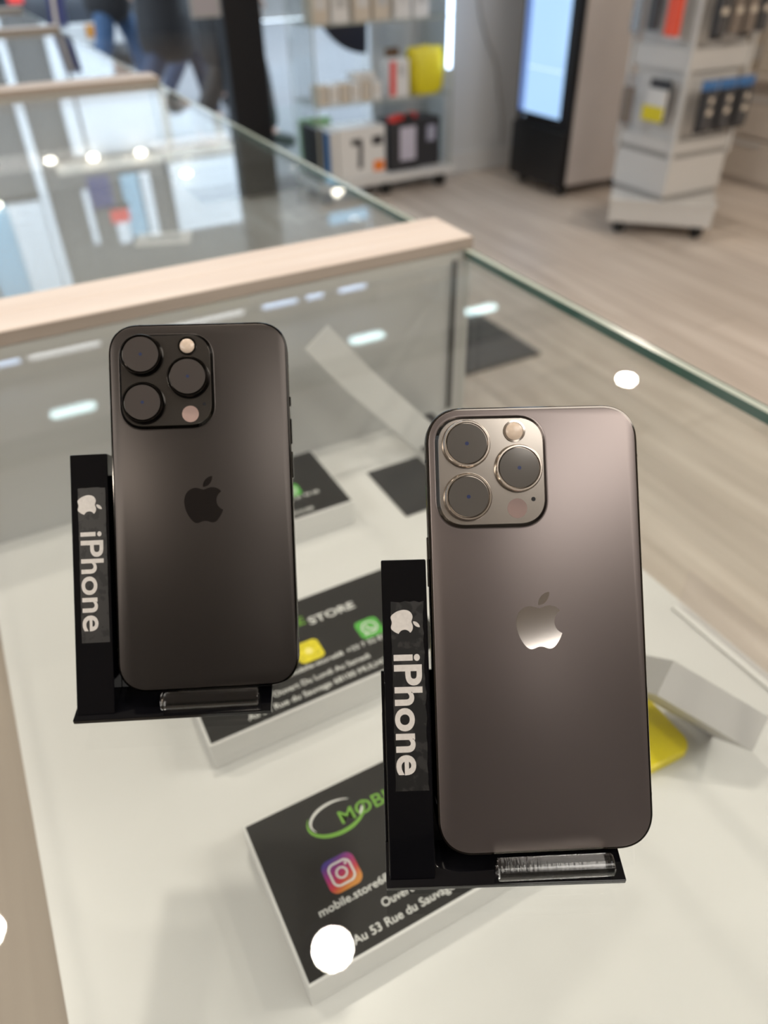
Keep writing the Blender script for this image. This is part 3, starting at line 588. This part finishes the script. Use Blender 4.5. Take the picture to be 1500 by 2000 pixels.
carton('red_carton', 'red and white carton beside the yellow bag on middle shelf', 'box', 2.145, 2.26, 3.96, 4.06, zs, 0.66, m_card, extra=[(0.0, 0.035, 0.01, 0.17, m_red, 'red_panel'), (0.05, 0.09, 0.10, 0.15, m_panel, 'grey_print')])
o = thing('brown_pouch', 'small brown pouch behind the red carton', 'pouch', (2.245, 4.12, zs))
MB().loft([[(a, b_, 0.0005) for a, b_ in rrect(0.07, 0.05, 0.02)], [(a, b_, 0.10) for a, b_ in rrect(0.085, 0.06, 0.025)], [(a, b_, 0.21) for a, b_ in rrect(0.08, 0.03, 0.014)]]).build('pouch_body', mat('brown felt', (0.16, 0.09, 0.05), 0.8), o, smooth=True)
MB().cyl((-0.03, 0, 0.205), (0.03, 0, 0.205), 0.008, 10).build('drawstring', m_dark, o)
o = thing('yellow_bag', 'crumpled bright yellow bag on the middle glass shelf', 'bag', (2.395, 4.03, zs))
rr = random.Random(3); rings = []
for z, w_, d_ in ((0.0005, 0.17, 0.10), (0.03, 0.205, 0.12), (0.09, 0.215, 0.12), (0.15, 0.21, 0.11), (0.19, 0.205, 0.085), (0.215, 0.19, 0.05)):
    rings.append([(a + rr.uniform(-.005, .005), b_ + rr.uniform(-.006, .006), z + (rr.uniform(-.006, .006) if z > 0.01 else 0)) for a, b_ in rrect(w_, d_, min(w_, d_) * 0.4, 6)])
MB().loft(rings).build('bag_body', m_yellow, o, smooth=True)
MB().cyl((-0.03, 0.0, 0.214), (0.03, 0, 0.214), 0.008, 10).build('bag_knot', m_yellow, o)
for i in range(6):
    x = 1.762 + i * 0.115
    carton('cream_carton', 'upright carton in the row on the upper showcase shelf, ' + ORD[i], 'box', x - 0.046, x + 0.046, 3.96 + 0.01 * (i % 2), 4.06, 0.8385, 1.02, m_beige if i not in (1, 4, 5) else m_card, group='cream cartons on the upper shelf', extra=[(0.02, 0.08, 0.06, 0.12, m_panel if i % 2 else m_white, 'front_print')])
o = thing('round_sign', 'large dark half round sign hanging in the window behind the showcase', 'sign', (2.22, 4.36, 0.98))
MB().prism([(0.33 * math.cos(R(a)), 0.33 * math.sin(R(a))) for a in range(88, 273, 6)], 0, 0.012, 0, Matrix(((1, 0, 0, 0), (0, 0, -1, 0), (0, 1, 0, 0), (0, 0, 0, 1)))).build('sign_face', mat('dark sign blue', (0.02, 0.022, 0.04), 0.5), o)
B(-0.004, 0.004, -0.006, -0.001, 0.33, 1.5).build('hanging_strap', m_black, o)

# cable on the wall
cu = bpy.data.curves.new('wall_cable', 'CURVE'); cu.dimensions = '3D'; cu.bevel_depth = 0.009
sp = cu.splines.new('BEZIER'); pts = [(2.79, 4.128, 1.0), (2.80, 4.128, 0.86), (2.86, 4.128, 0.70), (2.93, 4.128, 0.58), (2.97, 4.128, 0.42), (3.0, 4.128, 0.30), (3.02, 4.128, 0.13)]
sp.bezier_points.add(len(pts) - 1)
for p, q in zip(sp.bezier_points, pts): p.co = q; p.handle_left_type = p.handle_right_type = 'AUTO'
wc = bpy.data.objects.new('wall_cable', cu); COL.objects.link(wc); cu.materials.append(m_grey)
dg = bpy.context.evaluated_depsgraph_get(); bpy.context.view_layer.update()
me = bpy.data.meshes.new_from_object(wc.evaluated_get(bpy.context.evaluated_depsgraph_get())); bpy.data.objects.remove(wc)
wc = bpy.data.objects.new('wall_cable', me); COL.objects.link(wc); tag(wc, 'thin grey cable running down the pale back wall', 'cable')

# ================================================================== screen kiosk
t = thing('vending_kiosk', 'tall white kiosk with black front and blue lit screen', 'kiosk', (2.896, 3.385, 0))
B(0.035, 0.50, 0.0, 0.455, 0.06, 1.95).build('cabinet', mat('kiosk white', (0.62, 0.57, 0.55), 0.45), t, bevel=0.004)
B(0.0, 0.0345, 0.0, 0.455, 0.05, 1.95).build('front_frame', m_black, t, bevel=0.006)
B(-0.02, 0.0, 0.0, 0.46, 0.05, 0.33).build('lower_panel', mat('black gloss panel', (0.008, 0.008, 0.009), 0.3), t, bevel=0.006)
sc = mat('lit screen', (0.02, 0.02, 0.03), 0.2, emit=(0.42, 0.66, 1.0), estr=1.15)
s_ = B(-0.004, -0.0005, 0.075, 0.43, 0.385, 1.75).build('screen', sc, t)
B(-0.0055, -0.0042, 0.385, 0.425, 0.385, 1.75).build('screen_side_menu', mat('screen menu', (0.05, 0.08, 0.2), 0.3, emit=(0.13, 0.22, 0.55), estr=0.9), s_)
B(-0.0055, -0.0042, 0.09, 0.37, 0.60, 0.604).build('screen_line', mat('screen rule', (0.8, 0.9, 1), 0.3, emit=(0.7, 0.85, 1), estr=1), s_)
for y in (0.05, 0.40):
    for x in (0.05, 0.44): MB().cyl((x - 0.015, y, 0.031), (x + 0.015, y, 0.031), 0.030, 18).build('caster', m_rubber, t)
MB().cyl((-0.024, 0.36, 0.36), (-0.004, 0.36, 0.36), 0.012, 14).build('lock', m_chrome, t)

# ================================================================== accessory carousel
m_st = mat('stand white lacquer', (0.60, 0.59, 0.575), 0.4); m_st2 = mat('stand painted gap shade', (0.30, 0.29, 0.28), 0.5)  # gap colour darkened to carry the seam shadow between the blocks
cx, cy_ = 3.035, 2.785
t = thing('accessory_stand', 'white revolving accessory stand on a castor base', 'display stand', (cx, cy_, 0))
Rz = Matrix.Rotation(R(45), 4, 'Z')
MB().box(-0.235, 0.235, -0.235, 0.235, 0.065, 0.17, 0, Rz).build('base_block', m_st, t, bevel=0.003)
MB().box(-0.240, 0.240, -0.240, 0.240, 0.150, 0.172, 0, Rz).build('base_top', m_st, t, bevel=0.002)
for sx in (-1, 1):
    for sy in (-1, 1):
        p = Rz @ Vector((sx * 0.18, sy * 0.18, 0.03)); MB().cyl((p.x - 0.014, p.y, 0.031), (p.x + 0.014, p.y, 0.031), 0.030, 18).build('caster', m_rubber, t)
hx, hy = 0.178, 0.172
B(-hx + 0.006, hx - 0.006, -hy + 0.006, hy - 0.006, 0.1725, 0.20).build('lower_gap', m_st2, t)
B(-hx, hx, -hy, hy, 0.195, 0.352).build('drawer_block', m_st, t, bevel=0.002)
B(-hx + 0.006, hx - 0.006, -hy + 0.006, hy - 0.006, 0.3521, 0.376).build('upper_gap', m_st2, t)
B(-hx, hx, -hy, hy, 0.3761, 0.43).build('tray_block', m_st, t, bevel=0.002)
B(-hx + 0.02, hx - 0.02, -hy + 0.02, hy - 0.02, 0.4301, 0.70).build('tier_core', m_st, t)
B(-hx, hx, -hy, hy, 0.7001, 0.785).build('middle_band', m_st, t, bevel=0.002)
B(-hx + 0.02, hx - 0.02, -hy + 0.02, hy - 0.02, 0.7851, 1.10).build('tier_core', m_st, t)
B(-hx, hx, -hy, hy, 1.1001, 1.15).build('top_band', m_st, t, bevel=0.002)
for (sx, sy) in ((-1, -1), (-1, 1), (1, -1), (1, 1)):
    B(sx * hx - 0.009, sx * hx + 0.009, sy * hy - 0.009, sy * hy + 0.009, 0.353, 1.15).build('corner_post', m_st, t)
m_clear = glass('clear blister', (0.92, 0.93, 0.95)); m_case = mat('dark phone case', (0.06, 0.06, 0.065), 0.35); m_brz = mat('taupe phone case', (0.20, 0.165, 0.14), 0.35)
def pack(face, along, ztop, w_, h_, mcard, mcase, label, group, head=None, low=None, off=0.05, case_w=0.7):
    """blister pack on a hook; face 'L' looks to -X, face 'F' looks to -Y"""
    if face == 'F': loc = (cx + along, cy_ - hy - off, ztop); rz = 0
    else: loc = (cx - hx - off, cy_ + along, ztop); rz = -90
    o = thing('hanging_pack', label, 'pack', loc, (0, 0, R(rz)), group)
    B(-w_ / 2, w_ / 2, 0, 0.002, -h_, 0).build('backing_card', mcard, o)
    B(-w_ / 2 * case_w, w_ / 2 * case_w, -0.022, -0.0002, -h_ * 0.92, -h_ * 0.22).build('packed_case', mcase, o, bevel=0.005)
    if head: B(-w_ / 2 - 0.001, w_ / 2 + 0.001, -0.004, -0.0002, -h_ * 0.18, 0.001).build('header_card', head, o)
    if low: B(-w_ / 2, w_ / 2, -0.0245, -0.0225, -h_ * 0.98, -h_ * 0.62).build('lower_label', low, o)
    MB().cyl((0, -0.02, -0.008), (0, off - 0.005, -0.004), 0.002, 8).build('hook', m_chrome, o)
    return o
for i in range(3):
    o = pack('F', -0.105 + i * 0.108, 0.675, 0.096, 0.205, m_dark, m_case, 'dark phone case pack with blue header on the stand, ' + ORD[i], 'blue headed case packs', head=m_blue, off=0.07)
    for dz, wd in ((-0.075, 0.022), (-0.12, 0.030)):
        B(-wd / 2, wd / 2, -0.0245, -0.0222, dz - 0.011, dz + 0.011).build('bronze_print', m_beige, o)
pack('L', -0.062, 0.665, 0.125, 0.165, m_dark, m_white, 'yellow and white pack on the left face of the stand', None, low=m_yellow, off=0.03, case_w=0.9)
pack('L', 0.085, 0.67, 0.085, 0.21, m_clear, m_brz, 'clear blister pack left of the yellow pack', None, off=0.06)
for i, (a, mm) in enumerate(((-0.13, m_case), (-0.045, m_brz), (0.035, m_brz), (0.115, m_case))):
    o = pack('F', a, 1.06, 0.078, 0.24, m_clear if i % 2 else m_dark, mm, 'phone case pack on the upper tier front face, ' + ORD[i], 'upper tier case packs', off=0.06)
    B(-0.018, 0.018, -0.0245, -0.0222, -0.15, -0.128).build('bronze_print', m_beige, o)
pack('L', -0.075, 1.03, 0.085, 0.22, m_white, mat('coral red case', (0.9, 0.10, 0.04), 0.4), 'coral red phone case pack on upper left face', None, off=0.03, case_w=0.85)
pack('L', 0.02, 1.04, 0.08, 0.215, m_clear, m_case, 'clear pack with black case beside the coral pack', None, off=0.05)
pack('L', 0.105, 1.04, 0.08, 0.23, m_clear, mat('silver case', (0.55, 0.56, 0.58), 0.2, metal=0.8), 'shiny clear pack at far left of upper tier', None, off=0.06)

# ================================================================== drawer unit at right wall
t = thing('drawer_cabinet', 'beige drawer cabinet along the right wall', 'cabinet', (3.96, 1.2, 0))
m_dr = mat('beige lacquer', (0.56, 0.49, 0.42), 0.45)
B(0.02, 0.53, 0.0, 2.6, 0.0, 0.52).build('body', m_dr, t)
for j, (z0, z1) in enumerate(((0.03, 0.235), (0.25, 0.455))):
    for i in range(2):
        d = B(0.0, 0.0195, 0.005 + i * 1.3, 1.295 + i * 1.3, z0, z1).build('drawer', m_dr, t, bevel=0.002)
        B(-0.006, -0.0002, 0.50 + i * 1.3, 0.80 + i * 1.3, z1 - 0.03, z1 - 0.018).build('handle', m_panel, d)
B(-0.03, 0.53, 0.0, 2.6, 0.5205, 0.545).build('top_board', m_dr, t)
for i in range(7):
    carton('cream_carton', 'carton on the beige drawer cabinet, %s counting from the near end' % ('first', 'second', 'third', 'fourth', 'fifth', 'sixth', 'seventh')[i], 'box', 4.03, 4.10, 2.30 + i * 0.16, 2.40 + i * 0.16, 0.546, 0.74 + 0.03 * (i % 3), (m_beige, m_dark, m_beige)[i % 3], group='cartons on the drawer cabinet', extra=[(0.01, 0.06, 0.05, 0.12, m_white, 'front_print')])
# dark door mat by the counters
o = thing('floor_mat', 'dark grey square mat on the floor beyond the front glass', 'mat', (1.30, 1.90, 0))
B(0, 0.33, 0, 0.42, 0.0005, 0.012).build('mat_rubber', mat('mat rubber', (0.05, 0.05, 0.052), 0.8), o, bevel=0.003)
B(0.02, 0.31, 0.02, 0.40, 0.0121, 0.016).build('mat_pile', mat('mat pile', (0.055, 0.055, 0.06), 0.9, noise=0.2, scale=300), o)
# blue striped leaflet at the end of the third counter
o = thing('leaflet_holder', 'small navy striped leaflet holder on the far counter', 'holder', (0.47, 3.36, 0.9505), (R(-20), 0, R(-25)))
B(-0.03, 0.03, 0, 0.012, 0.0, 0.16).build('leaflet', mat('navy card', (0.03, 0.05, 0.22), 0.5), o)
B(-0.012, 0.0, -0.002, -0.0002, 0.0, 0.155).build('pale_stripe', m_ink, o)
B(-0.032, 0.032, -0.03, 0.02, -0.004, -0.0002).build('foot', m_clear, o)
# card terminal notice by the pillar
o = thing('hanging_notice', 'small grey framed notice with pink spot left of the black pillar', 'sign', (1.305, 4.30, 0.87))
B(-0.075, 0.075, 0, 0.01, 0, 0.30).build('frame', m_grey, o)
B(-0.06, 0.06, -0.002, -0.0002, 0.015, 0.285).build('notice_sheet', mat('notice paper', (0.45, 0.42, 0.45), 0.6), o)
MB().prism(circ(0, 0.16, 0.025), 0.002, 0.003, 0, Matrix(((1, 0, 0, 0), (0, 0, -1, 0), (0, 1, 0, 0), (0, 0, 0, 1)))).build('pink_spot', mat('pink ink', (0.8, 0.06, 0.15), 0.5), o)
# papers in the second counter
for x, y, a, l, mm in ((0.02, 0.80, 8, 'pale price card on the second counter shelf', m_beige), (0.24, 0.95, 35, 'dark folder lying in the second counter', m_dark), (0.30, 1.45, -20, 'white leaflet lying in the second counter', m_card)):
    o = thing('price_card', l, 'card', (x, y, 0.7602), (0, 0, R(a)))
    B(-0.05, 0.05, -0.035, 0.035, 0, 0.004).build('card_sheet', mm, o); B(-0.03, 0.03, -0.015, 0.015, 0.0041, 0.0045).build('printed_area', m_panel, o)

# ================================================================== the street
tag(B(-30, 30, 4.46, 13.95, -0.10, -0.02).build('pavement', mat('grey stone paving', (0.17, 0.175, 0.185), 0.8, noise=0.12, scale=0.8)), kind='structure')
t = thing('building', 'grey street building with white shuttered windows, mirrored in the counters', 'building', (0, 14.1, 0))
m_fac = mat('grey render', (0.15, 0.145, 0.14), 0.8, noise=0.06, scale=0.6); m_fw = mat('white render', (0.80, 0.82, 0.84), 0.7); m_fb = mat('pale blue pane', (0.30, 0.48, 0.60), 0.2)
B(-14, 18, 0, 4, -0.02, 5.9).build('wall', m_fac, t)
B(1.95, 5.6, -0.06, -0.001, 0.6, 3.62).build('shopfront', m_fw, t)
for x in (3.28, 4.15, 5.0): B(x, x + 0.09, -0.10, -0.061, 0.6, 3.6).build('shopfront_post', m_beige, t)
B(1.40, 5.7, -0.22, -0.001, 3.64, 3.80).build('cornice', m_beige, t)
B(1.04, 1.16, -0.12, -0.001, 0.2, 5.8).build('downpipe', m_fw, t)
B(1.72, 1.92, -0.10, -0.001, 0.2, 3.58).build('pilaster', m_fw, t)
B(1.925, 1.965, -0.08, -0.001, 0.2, 3.58).build('dark_strip', m_dark, t)  # narrow dark strip on the pilaster's right
def shutter(x0, x1, z0, z1):
    s = MB(); s.box(x0, x1, -0.09, -0.03, z0, z1)
    n = int((z1 - z0) / 0.16)
    for i in range(n): s.box(x0 + 0.06, x1 - 0.06, -0.115, -0.091, z0 + 0.04 + i * 0.16, z0 + 0.11 + i * 0.16)
    s.build('shutter', m_fw, t)
shutter(3.22, 4.40, 3.86, 5.02); shutter(0.50, 1.02, 4.15, 5.75)
for a, b_, c, d, mm, nm in ((4.41, 4.66, 3.92, 5.0, m_fb, 'window'), (0.0, 0.49, 4.15, 5.75, m_fb, 'window'), (1.70, 1.80, 4.10, 5.0, m_fw, 'window_frame'), (2.14, 2.35, 4.58, 5.06, m_fw, 'window_frame'),
                            (2.36, 2.66, 3.95, 4.98, m_fb, 'window'), (2.70, 2.86, 3.95, 5.02, m_fw, 'window_frame'), (-2.2, -1.2, 4.1, 5.6, m_fb, 'window'), (6.2, 7.2, 4.0, 5.4, m_fb, 'window'), (8.4, 9.4, 4.0, 5.4, m_fb, 'window'), (6.0, 9.8, 0.3, 3.2, m_fw, 'shopfront')):
    B(a, b_, -0.06, -0.001, c, d).build(nm, mm, t)
MB().prism([(-14.2, 5.9), (18.2, 5.9), (17, 8.2), (-13, 8.2)], -3.9, 0.3, 0, Matrix(((1, 0, 0, 0), (0, 0, -1, 0), (0, 1, 0, 0), (0, 0, 0, 1)))).build('roof', mat('slate roof', (0.12, 0.12, 0.12), 0.7), t)
for i, (x, z) in enumerate(((1.98, 3.58), (2.75, 3.60), (1.32, 3.55), (0.35, 4.08), (3.45, 4.02))):
    o = thing('facade_lamp', 'small round street lamp mirrored in the counters, ' + ('second', 'third', 'first', 'lowest left', 'lowest right')[i], 'lamp', (x, 13.82, z), group='round lamps across the street')
    MB().lathe([(0.05, 0.03), (0.085, 0.0), (0.05, -0.03)], 20).build('globe', m_lampglow, o, smooth=True)
    MB().cyl((0, 0.05, 0), (0, 0.17, 0), 0.015, 10).build('arm', m_black, o)
o = thing('shop_banner', 'navy banner with a red tip hanging from the facade', 'banner', (1.95, 13.2, 3.75))
B(-0.24, 0.10, 0, 0.05, -0.02, 0.45).build('banner_cloth', mat('navy cloth', (0.03, 0.04, 0.16), 0.7), o)
B(0.0, 0.30, 0.0, 0.05, 0.52, 0.72).build('red_tip', m_red, o)
MB().cyl((-0.26, 0.025, 0.47), (0.34, 0.025, 0.47), 0.02, 10).build('pole', m_black, o)
MB().cyl((0.3, 0.025, 0.47), (0.3, 0.6, 0.47), 0.02, 10).build('bracket', m_black, o)

def car(x, y, rz, paint, label, plate):
    t = thing('car', label, 'car', (x, y, -0.02), (0, 0, R(rz)))
    # rear towards -y ; 1.7 wide, 4.0 long
    prof = [(0.0, 0.30), (0.02, 0.62), (0.10, 0.92), (0.45, 1.38), (0.9, 1.46), (2.1, 1.42), (2.8, 1.0), (3.7, 0.86), (3.98, 0.62), (4.0, 0.30)]
    rings = []
    for xx, s in ((-0.85, 0.93), (-0.82, 1.0), (0.82, 1.0), (0.85, 0.93)):
        rings.append([(xx, y_ * (s if y_ > 2 else 1) + (0 if s == 1 else 0.06), 0.30 + (z_ - 0.30) * s) for y_, z_ in prof])
    MB().loft(rings).build('body', paint, t, bevel=0.03, smooth=True)
    MB().loft([[(xx, y_, z_) for y_, z_ in ((0.20, 0.98), (0.44, 1.33), (0.46, 1.34), (0.22, 0.99))] for xx in (-0.66, 0.66)], M=Matrix.Translation((0, -0.04, 0))).build('rear_window', mat('car glass', (0.02, 0.025, 0.03), 0.1), t)
    B(-0.80, 0.80, -0.07, 0.0, 0.26, 0.46).build('bumper', m_grey, t, bevel=0.02)
    B(-0.14, 0.14, -0.085, -0.0701, 0.33, 0.45).build('number_plate', plate, t)
    for s in (-1, 1):
        B(s * 0.74 - 0.08, s * 0.74 + 0.06, -0.01, 0.05, 0.66, 0.80).build('tail_lamp', m_red, t)
        for yy in (0.75, 3.2):
            wl = MB().lathe([(0.20, -0.09), (0.30, -0.08), (0.31, 0.0), (0.30, 0.08), (0.20, 0.09)], 28, M=Matrix.Translation((s * 0.76, yy, 0.31)) @ Matrix.Rotation(R(90), 4, 'Y')).build('wheel', m_rubber, t, smooth=True)
            MB().lathe([(0.19, -0.095), (0.19, 0.095)], 20, M=Matrix.Translation((s * 0.76, yy, 0.31)) @ Matrix.Rotation(R(90), 4, 'Y')).build('hub_cap', m_grey, wl)
    return t
car(1.78, 9.9, 0, mat('dark grey car paint', (0.035, 0.04, 0.05), 0.25), 'dark grey parked car with orange yellow number plate', mat('orange plate', (0.35, 0.14, 0.005), 0.5))
car(-0.45, 9.3, 4, mat('navy black car paint', (0.008, 0.012, 0.025), 0.2), 'black parked car at the top left corner', m_white)

# ---------------------------------------------------------------- pedestrians
def skin_mesh(name, verts, edges, radii, m, parent, root=0, sub=2):
    me = bpy.data.meshes.new(name); me.from_pydata(verts, edges, []); o = bpy.data.objects.new(name, me); COL.objects.link(o)
    o.parent = parent
    sk = o.modifiers.new('skin', 'SKIN'); sk.use_smooth_shade = True
    for i, v in enumerate(me.skin_vertices[0].data):
        r = radii[i]; v.radius = r if isinstance(r, tuple) else (r, r); v.use_root = (i == root)
    sb = o.modifiers.new('sub', 'SUBSURF'); sb.levels = sub; sb.render_levels = sub
    bpy.context.view_layer.update()
    me2 = bpy.data.meshes.new_from_object(o.evaluated_get(bpy.context.evaluated_depsgraph_get()))
    o.modifiers.clear(); o.data = me2; me2.materials.clear(); me2.materials.append(m)
    for p in me2.polygons: p.use_smooth = True
    return o
m_skin = mat('skin', (0.50, 0.32, 0.24), 0.55)
def person(x, y, rz, label, mj, mt, hair, coat_to=0.80, stride=0.20, S=1.0):
    t = thing('person', label, 'person', (x, y, -0.02), (0, 0, R(rz))); t.scale = (S, S, S)
    # faces -y; stride along y
    hipL, hipR = (0.09, 0, 0.92), (-0.09, 0, 0.92)
    kL, kR = (0.09, -stride * 0.75, 0.50), (-0.09, stride * 0.35, 0.50)
    aL, aR = (0.10, -stride, 0.09), (-0.10, stride * 1.35, 0.13)
    tL, tR = (0.11, -stride - 0.17, 0.035), (-0.11, stride * 1.35 - 0.13, 0.035)
    shL, shR = (0.19, 0, 1.43), (-0.19, 0, 1.43); eL, eR = (0.25, 0.08, 1.14), (-0.25, -0.04, 1.14); wL, wR = (0.24, -0.06, 0.90), (-0.24, -0.22, 0.96)
    V = [(0, 0, 0.96), (0, 0, 1.15), (0, 0, 1.36), (0, -0.005, 1.50), (0, -0.015, 1.58), (0, -0.025, 1.68), hipL, kL, aL, tL, hipR, kR, aR, tR, shL, eL, wL, shR, eR, wR, (0, -0.02, 1.76)]
    E = [(0, 1), (1, 2), (2, 3), (3, 4), (4, 5), (0, 6), (6, 7), (7, 8), (8, 9), (0, 10), (10, 11), (11, 12), (12, 13), (2, 14), (14, 15), (15, 16), (2, 17), (17, 18), (18, 19), (5, 20)]
    rad = [(.14, .10), (.13, .09), (.16, .10), .055, (.062, .075), (.078, .095), .085, .055, .038, .03, .085, .055, .038, .03, .055, .042, .028, .055, .042, .028, (.06, .075)]
    # hands: palm with five fingers
    for wi, s in ((16, 1), (19, -1)):
        wx, wy, wz = V[wi]; pi = len(V); V.append((wx, wy - 0.01, wz - 0.06)); rad.append((.022, .036)); E.append((wi, pi))
        for j, (dy, l) in enumerate(((-0.030, .055), (-0.011, .068), (0.009, .064), (0.028, .050))):
            a = len(V); V.append((wx, wy - 0.01 + dy, wz - 0.10)); rad.append(.009); E.append((pi, a)); V.append((wx - s * 0.012, wy - 0.012 + dy, wz - 0.10 - l)); rad.append(.0075); E.append((a, a + 1))
        a = len(V); V.append((wx - s * 0.01, wy - 0.058, wz - 0.075)); rad.append(.010); E.append((pi, a)); V.append((wx - s * 0.015, wy - 0.066, wz - 0.115)); rad.append(.008); E.append((a, a + 1))
    body = skin_mesh('body', V, E, rad, m_skin, t)
    MB().lathe([(0.004, 0), (0.016, -0.03), (0.012, -0.042), (0.002, -0.046)], 12, M=Matrix.Translation((0, -0.112, 1.70))).build('nose', m_skin, t, smooth=True)
    for s in (-1, 1):
        MB().lathe([(0.002, -0.010), (0.010, 0), (0.002, 0.010)], 10, M=Matrix.Translation((s * 0.032, -0.103, 1.705))).build('eye', m_black, t, smooth=True)
        MB().lathe([(0.004, -0.03), (0.014, 0), (0.004, 0.03)], 10, M=Matrix.Translation((s * 0.083, -0.02, 1.685))).build('ear', m_skin, t, smooth=True)
    B(-0.024, 0.024, -0.112, -0.098, 1.632, 1.640).build('mouth', m_red, t)
    skin_mesh('hair', [(0, 0.02, 1.62), (0, 0.015, 1.72), (0, -0.005, 1.78)], [(0, 1), (1, 2)], [(.07, .07), (.088, .092), (.065, .08)], hair, t)
    skin_mesh('trousers', [(0, 0, 0.97), hipL, kL, (aL[0], aL[1], aL[2] + 0.02), hipR, kR, (aR[0], aR[1], aR[2] + 0.02)], [(0, 1), (1, 2), (2, 3), (0, 4), (4, 5), (5, 6)], [(.16, .12), .105, .078, .062, .105, .078, .062], mt, t)
    skin_mesh('jacket', [(0, 0, coat_to), (0, 0, 1.0), (0, 0, 1.2), (0, 0, 1.38), (0, 0, 1.50), shL, eL, (wL[0], wL[1], wL[2] + 0.03), shR, eR, (wR[0], wR[1], wR[2] + 0.03)],
              [(0, 1), (1, 2), (2, 3), (3, 4), (3, 5), (5, 6), (6, 7), (3, 8), (8, 9), (9, 10)], [(.25, .25), (.21, .19), (.185, .14), (.19, .14), .085, .085, .068, .052, .085, .068, .052], mj, t)
    for (ax, ay, az), (tx, ty, tz) in ((aL, tL), (aR, tR)):
        skin_mesh('shoe', [(ax, ay + 0.045, 0.055), (ax, ay, 0.07), (ax, ty + 0.06, 0.05), (tx, ty, 0.042)], [(0, 1), (1, 2), (2, 3)], [.042, .052, .046, .036], m_dark, t, sub=2)
    return t
m_jk = mat('black padded jacket', (0.006, 0.006, 0.007), 0.7, noise=0.2, scale=12); m_jk2 = mat('navy coat', (0.008, 0.012, 0.025), 0.8); m_jk3 = mat('charcoal coat', (0.010, 0.010, 0.012), 0.8)
m_jn = mat('blue jeans', (0.018, 0.034, 0.075), 0.8, noise=0.2, scale=30); m_jn2 = mat('light blue jeans', (0.04, 0.085, 0.17), 0.8, noise=0.15, scale=30); m_tr = mat('black trousers', (0.012, 0.012, 0.013), 0.7)
person(1.80, 5.5, 60, 'pedestrian in black padded jacket and black trousers nearest the pillar', m_jk, m_tr, m_black, coat_to=0.45)
person(1.58, 6.2, 75, 'pedestrian in charcoal coat and blue jeans, middle of the walkers', m_jk3, m_jn, m_black, coat_to=0.45, stride=0.26)
person(1.98, 7.0, 80, 'pedestrian in navy coat and blue jeans close to the pillar', m_jk2, m_jn, m_black, coat_to=0.50, stride=0.22)
person(1.45, 7.4, 70, 'pedestrian in charcoal jacket and light blue jeans, leftmost of the walkers', m_jk3, m_jn2, mat('brown hair', (0.06, 0.035, 0.02), 0.6), coat_to=0.60)
